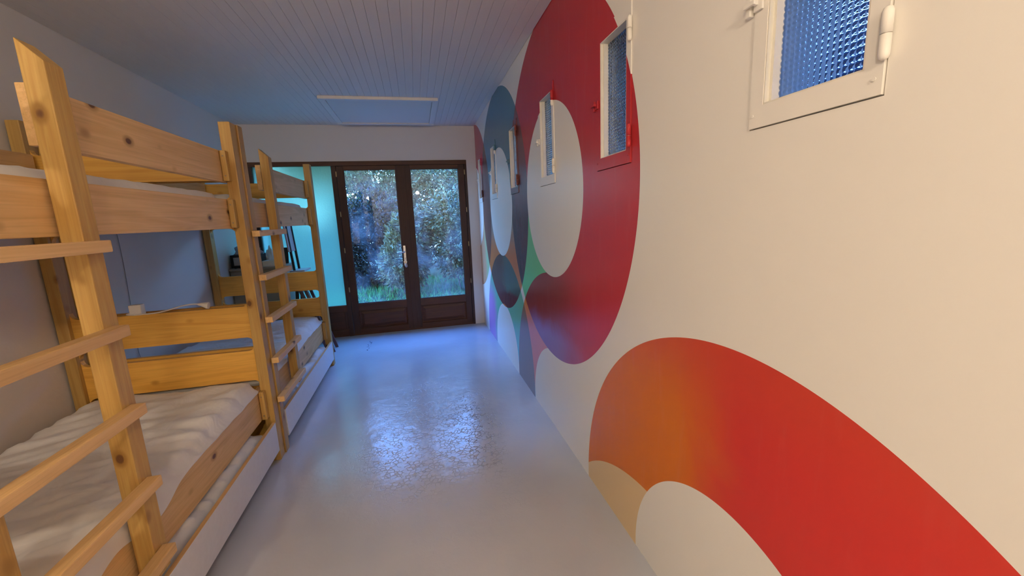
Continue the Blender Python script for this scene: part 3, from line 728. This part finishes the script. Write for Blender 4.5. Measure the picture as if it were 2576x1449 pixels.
# wooden high chair, side on, in front of the frosted window
hc = empty('high_chair', (-2.0, 4.74, 0.0)); tag(hc, 'dark wooden high chair with slanted plum legs before the frosted window', 'chair')
def xz(poly, y0, y1, name, mat, bev=0.002): return MB().prism(poly, 1, y0, y1).build(name, mat, hc, bev)
for (y0, y1) in ((4.630, 4.650), (4.810, 4.830)):
    xz([(-2.075, 0.80), (-2.053, 0.80), (-2.093, 1.44), (-2.115, 1.44)], y0, y1, 'back_post', CHAIRD)
    xz([(-2.110, 0.900), (-2.075, 0.905), (-1.815, 0.0), (-1.850, 0.0)], y0 - 0.021, y1 - 0.021, 'side_leg', CHAIRW)
    xz([(-2.062, 0.905), (-2.030, 0.905), (-1.765, 0.0), (-1.797, 0.0)], y0 - 0.021, y1 - 0.021, 'side_leg', CHAIRW)
    xz([(-2.150, 0.0), (-2.118, 0.0), (-2.052, 0.86), (-2.084, 0.86)], y0 + 0.022, y1 + 0.022, 'rear_leg', CHAIRD)
xz([(-2.097, 1.12), (-2.083, 1.12), (-2.103, 1.43), (-2.117, 1.43)], 4.590, 4.870, 'backrest', PALEWOOD, 0.004)
box(-2.110, -1.965, 4.600, 4.860, 0.906, 0.924).build('seat', PALEWOOD, hc, 0.004)
box(-1.985, -1.850, 4.632, 4.786, 0.42, 0.436).build('foot_plate', PALEWOOD, hc, 0.003)
MB().tube([(-2.066, 4.612, 0.84), (-2.066, 4.852, 0.84)], 0.006, 8).build('cross_rod', STEEL, hc)

# ================================================================== lamps behind the viewpoint
def emit(name, col, s):
    t = NT(name); t.set(color=(0.9, 0.88, 0.82), emit=col, emits=s); return t.m
BULB1 = emit('lit_bulb_glass', LAMP_COLOR, LAMP1_STRENGTH); BULB2 = emit('lit_second_bulb_glass', LAMP_COLOR, LAMP2_STRENGTH)
def wall_lamp(x, z, mat, label):
    t = empty('wall_lamp', (x, YF, z)); tag(t, label, 'lamp', 'lamps on the wall facing the doors')
    MB().lathe([(0.045, 0.0005), (0.045, 0.012), (0.03, 0.02)], (x, YF, z), 20, 1).build('wall_rose', WHITEPLASTIC, t)
    MB().tube([(x, YF + 0.018, z), (x, YF + 0.09, z + 0.015), (x, YF + 0.15, z + 0.055)], 0.007, 8).build('arm', STEEL, t)
    MB().lathe([(0.016, 0.045), (0.018, 0.075), (0.012, 0.08)], (x, YF + 0.15, z), 14).build('socket', WHITEPLASTIC, t)
    n = 12; MB().lathe([(max(0.002, 0.045 * math.sin(PI * i / n)), -0.045 * math.cos(PI * i / n)) for i in range(n + 1)], (x, YF + 0.15, z), 18).build('bulb', mat, t, smooth=True)
    return t
wall_lamp(-0.68, 2.13, BULB1, 'lit warm wall lamp near the mural wall, mirrored in the right door pane')
wall_lamp(-1.97, 2.02, BULB2, 'smaller lit wall lamp nearer the bunk beds, mirrored in the left door pane')

# ================================================================== garden outside
struct(box(-14, 12, L + 0.35, 22, -0.45, -0.06).build('ground_garden', SOIL))
struct(box(0.22, 12, -8, L + 0.35, -0.45, -0.06).build('ground_side', SOIL))
struct(box(WL - 0.1, 0.3, L + 0.35, L + 0.9, -0.2, -0.03).build('ground_terrace', CONCRETE))
struct(box(DX1 + 0.0, DX1 + 0.14, L + 0.352, L + 0.50, 0.0, 2.5).build('wall_exterior_pier', RENDERWALL))
# grass blades
rg = random.Random(3); m = MB()
for i in range(26000):
    y = 6.1 + 4.2 * rg.random() ** 1.3; x = min(1.6, -1.2 + (rg.random() - 0.5) * (5 + (y - 5) * 1.5))
    h = 0.03 + 0.06 * rg.random() + (0.08 if y > 8 else 0) * rg.random(); a = rg.random() * 2 * PI; w = 0.006 + 0.004 * rg.random(); lx = (rg.random() - 0.5) * 0.09; ly = (rg.random() - 0.5) * 0.09
    m.add([(x - w * math.cos(a), y - w * math.sin(a), -0.06), (x + w * math.cos(a), y + w * math.sin(a), -0.06), (x + lx, y + ly, -0.06 + h)], [(0, 1, 2)])
me = bpy.data.meshes.new('lawn_grass'); me.from_pydata(m.v, [], m.f); me.materials.append(GRASS)
gr = bpy.data.objects.new('lawn_grass', me); COL.objects.link(gr); gr['kind'] = 'stuff'; gr['label'] = 'green lawn grass growing outside the glass doors'; gr['category'] = 'grass'

def shrub(name, c, blobs, nleaf, size, mat, label, cat, group, seed, stems=7, hollow=0.55):
    r = random.Random(seed); t = empty(name, (c[0], c[1], -0.06)); tag(t, label, cat, group)
    vs = []; fs = []
    tot = sum(b[3] * b[4] * b[5] for b in blobs) ** 1.0
    for (bx, by, bz, rx, ry, rz) in blobs:
        k = max(30, int(nleaf * rx * ry * rz / tot))
        for i in range(k):
            d = Vector((r.gauss(0, 1), r.gauss(0, 1), r.gauss(0, 1))).normalized(); q = hollow + (1 - hollow) * r.random() ** 0.7
            q *= 1 + 0.35 * noise.noise(d * 2.3 + Vector((seed, bx, bz)))
            p = Vector((c[0] + bx + d.x * rx * q, c[1] + by + d.y * ry * q, bz + d.z * rz * q))
            if p.z < 0.0: continue
            ax = (d + Vector((r.gauss(0, .6), r.gauss(0, .6), r.gauss(0, .6) - 0.3))).normalized(); sd = ax.cross(Vector((r.gauss(0, .5), r.gauss(0, .5), 1))).normalized(); nn = ax.cross(sd)
            s = size * (0.6 + 0.8 * r.random()); w = s * 0.24
            k0 = len(vs); vs += [tuple(p), tuple(p + ax * s * 0.45 + sd * w + nn * w * 0.3), tuple(p + ax * s - nn * s * 0.15), tuple(p + ax * s * 0.45 - sd * w + nn * w * 0.3)]
            fs += [(k0, k0 + 1, k0 + 2), (k0, k0 + 2, k0 + 3)]
    org = t.location
    me = bpy.data.meshes.new('foliage'); me.from_pydata([(a - org.x, b - org.y, z - org.z) for a, b, z in vs], [], fs); me.materials.append(mat)
    o = bpy.data.objects.new('foliage', me); COL.objects.link(o); o.parent = t; o['kind'] = 'stuff'
    for i in range(stems):
        b = blobs[i % len(blobs)]; e = Vector((c[0] + b[0] + r.gauss(0, .3) * b[3], c[1] + b[1] + r.gauss(0, .3) * b[4], b[2] + r.gauss(0, .3) * b[5])); s = Vector((c[0] + r.gauss(0, .12), c[1] + r.gauss(0, .12), -0.06))
        mid = (s + e) / 2 + Vector((r.gauss(0, .12), r.gauss(0, .12), 0.1))
        rr = 0.016 if b[2] < 1.8 else 0.04
        MB().tube(smoothp([s, mid, e], 4), [rr] * 5 + [rr * 0.7] * 4, 6).build('stem', BARK, t)
    return t
GS = 'shrubs and trees beyond the glass doors'
shrub('leafy_shrub', (-1.05, 8.3, 0), [(0.05, 0, 0.75, 0.45, 0.45, 0.7), (-0.1, -0.25, 0.55, 0.38, 0.38, 0.45), (0.2, 0, 1.2, 0.42, 0.42, 0.45)], 9500, 0.08, LEAVES[0], 'pale leafy shrub behind the lock of the glass doors', 'shrub', GS, 11)
shrub('leafy_shrub', (0.25, 8.2, 0), [(0, 0, 0.9, 0.75, 0.6, 0.75), (-0.3, 0, 1.5, 0.6, 0.5, 0.45), (0.45, -0.1, 1.1, 0.55, 0.5, 0.9)], 13000, 0.08, LEAVES[0], 'broad pale shrub seen through the right door pane', 'shrub', GS, 12)
shrub('leafy_shrub', (-2.1, 9.3, 0), [(0, 0, 0.9, 0.8, 0.6, 0.9), (0.45, 0.1, 1.3, 0.6, 0.6, 0.8), (-0.5, 0.1, 0.7, 0.7, 0.5, 0.8), (0.5, 0.2, 0.5, 0.8, 0.5, 0.6)], 12000, 0.08, LEAVES[2], 'dark dense shrub seen through the left door pane', 'shrub', GS, 13)
shrub('leafy_shrub', (-3.7, 9.4, 0), [(0, 0, 0.8, 0.9, 0.8, 0.9), (-0.6, 0, 1.2, 0.8, 0.7, 0.8)], 3500, 0.10, LEAVES[1], 'green shrub beyond the frosted window', 'shrub', GS, 14)
shrub('garden_tree', (-1.7, 10.8, 0), [(0, 0, 2.1, 1.5, 0.8, 1.0), (0.6, 0.2, 2.9, 1.3, 0.8, 0.8), (-1.0, 0, 1.5, 1.2, 0.8, 0.8), (0.5, 0, 1.3, 1.1, 0.7, 0.9), (-0.9, 0, 3.1, 1.2, 0.8, 0.8)], 17000, 0.09, LEAVES[1], 'tall leafy tree filling the upper part of the left door pane', 'tree', GS, 16, 9)
shrub('garden_tree', (0.9, 10.6, 0), [(0, 0, 2.0, 1.3, 0.7, 1.0), (-0.8, 0.1, 2.6, 1.2, 0.7, 0.8), (0.9, 0, 2.8, 1.2, 0.7, 0.9), (-0.4, 0, 1.3, 1.2, 0.6, 0.9)], 15000, 0.09, LEAVES[0], 'pale leafed tree filling the upper part of the right door pane', 'tree', GS, 17, 9)
shrub('garden_bush', (-4.6, 11.2, 0), [(0, 0, 1.0, 1.5, 1.0, 0.9), (-0.9, 0, 1.2, 1.3, 1.0, 0.8), (0.6, 0, 0.8, 1.2, 0.9, 0.7)], 6000, 0.13, LEAVES[2], 'wide dark bush standing beyond the frosted window', 'shrub', GS, 18, 6)
shrub('garden_tree', (4.0, 13.8, 0), [(0, 0, 2.2, 1.6, 0.9, 1.4), (0.6, 0, 3.3, 1.3, 0.9, 1.0)], 5000, 0.14, LEAVES[2], 'dark tree standing beyond the end of the added side wall', 'tree', GS, 19, 6)
shrub('garden_thicket', (-0.4, 13.2, 0), [(0, 0, 1.5, 1.9, 0.8, 0.9), (-1.4, 0, 1.2, 1.6, 0.8, 1.0), (1.4, 0, 1.4, 1.6, 0.8, 1.0), (0.2, 0, 0.8, 1.9, 0.7, 0.8)], 12000, 0.15, LEAVES[2], 'low dark thicket at the back of the garden behind the leafy trees', 'shrub', GS, 20, 6)
TG = 'added tall trees blocking sky at the back of the garden'  # added trees, heights set to block low sky from the floor reflection
for i, (x, y, hgt, lab) in enumerate(((-4.4, 14.6, 6.8, 'added tall dark tree blocking sky behind the frosted window'), (-0.9, 15.2, 7.4, 'tallest added dark tree blocking sky behind the left door pane'), (2.6, 16.0, 7.0, 'added tall dark tree blocking sky behind the right door pane'))):
    shrub('sky_block_tree', (x, y, 0), [(0, 0, hgt * 0.72, 1.9, 0.9, hgt * 0.26), (-0.9, 0, hgt * 0.5, 1.5, 0.8, hgt * 0.25), (0.9, 0, hgt * 0.55, 1.5, 0.8, hgt * 0.22)], 6500, 0.26, LEAVES[1], lab, 'tree', TG, 40 + i, 5)
struct(box(1.75, 1.95, -6, 9.2, -0.2, 2.65).build('wall_added_backdrop', DARKRENDER))  # added wall, keeps the beaded panes dark with dots of sky
struct(box(0.221, 1.30, -6, L + 0.35, 2.56, 2.70).build('added_sky_shade', DARKWOODX))  # added slab above the windows, shades the reveals and narrows the sky
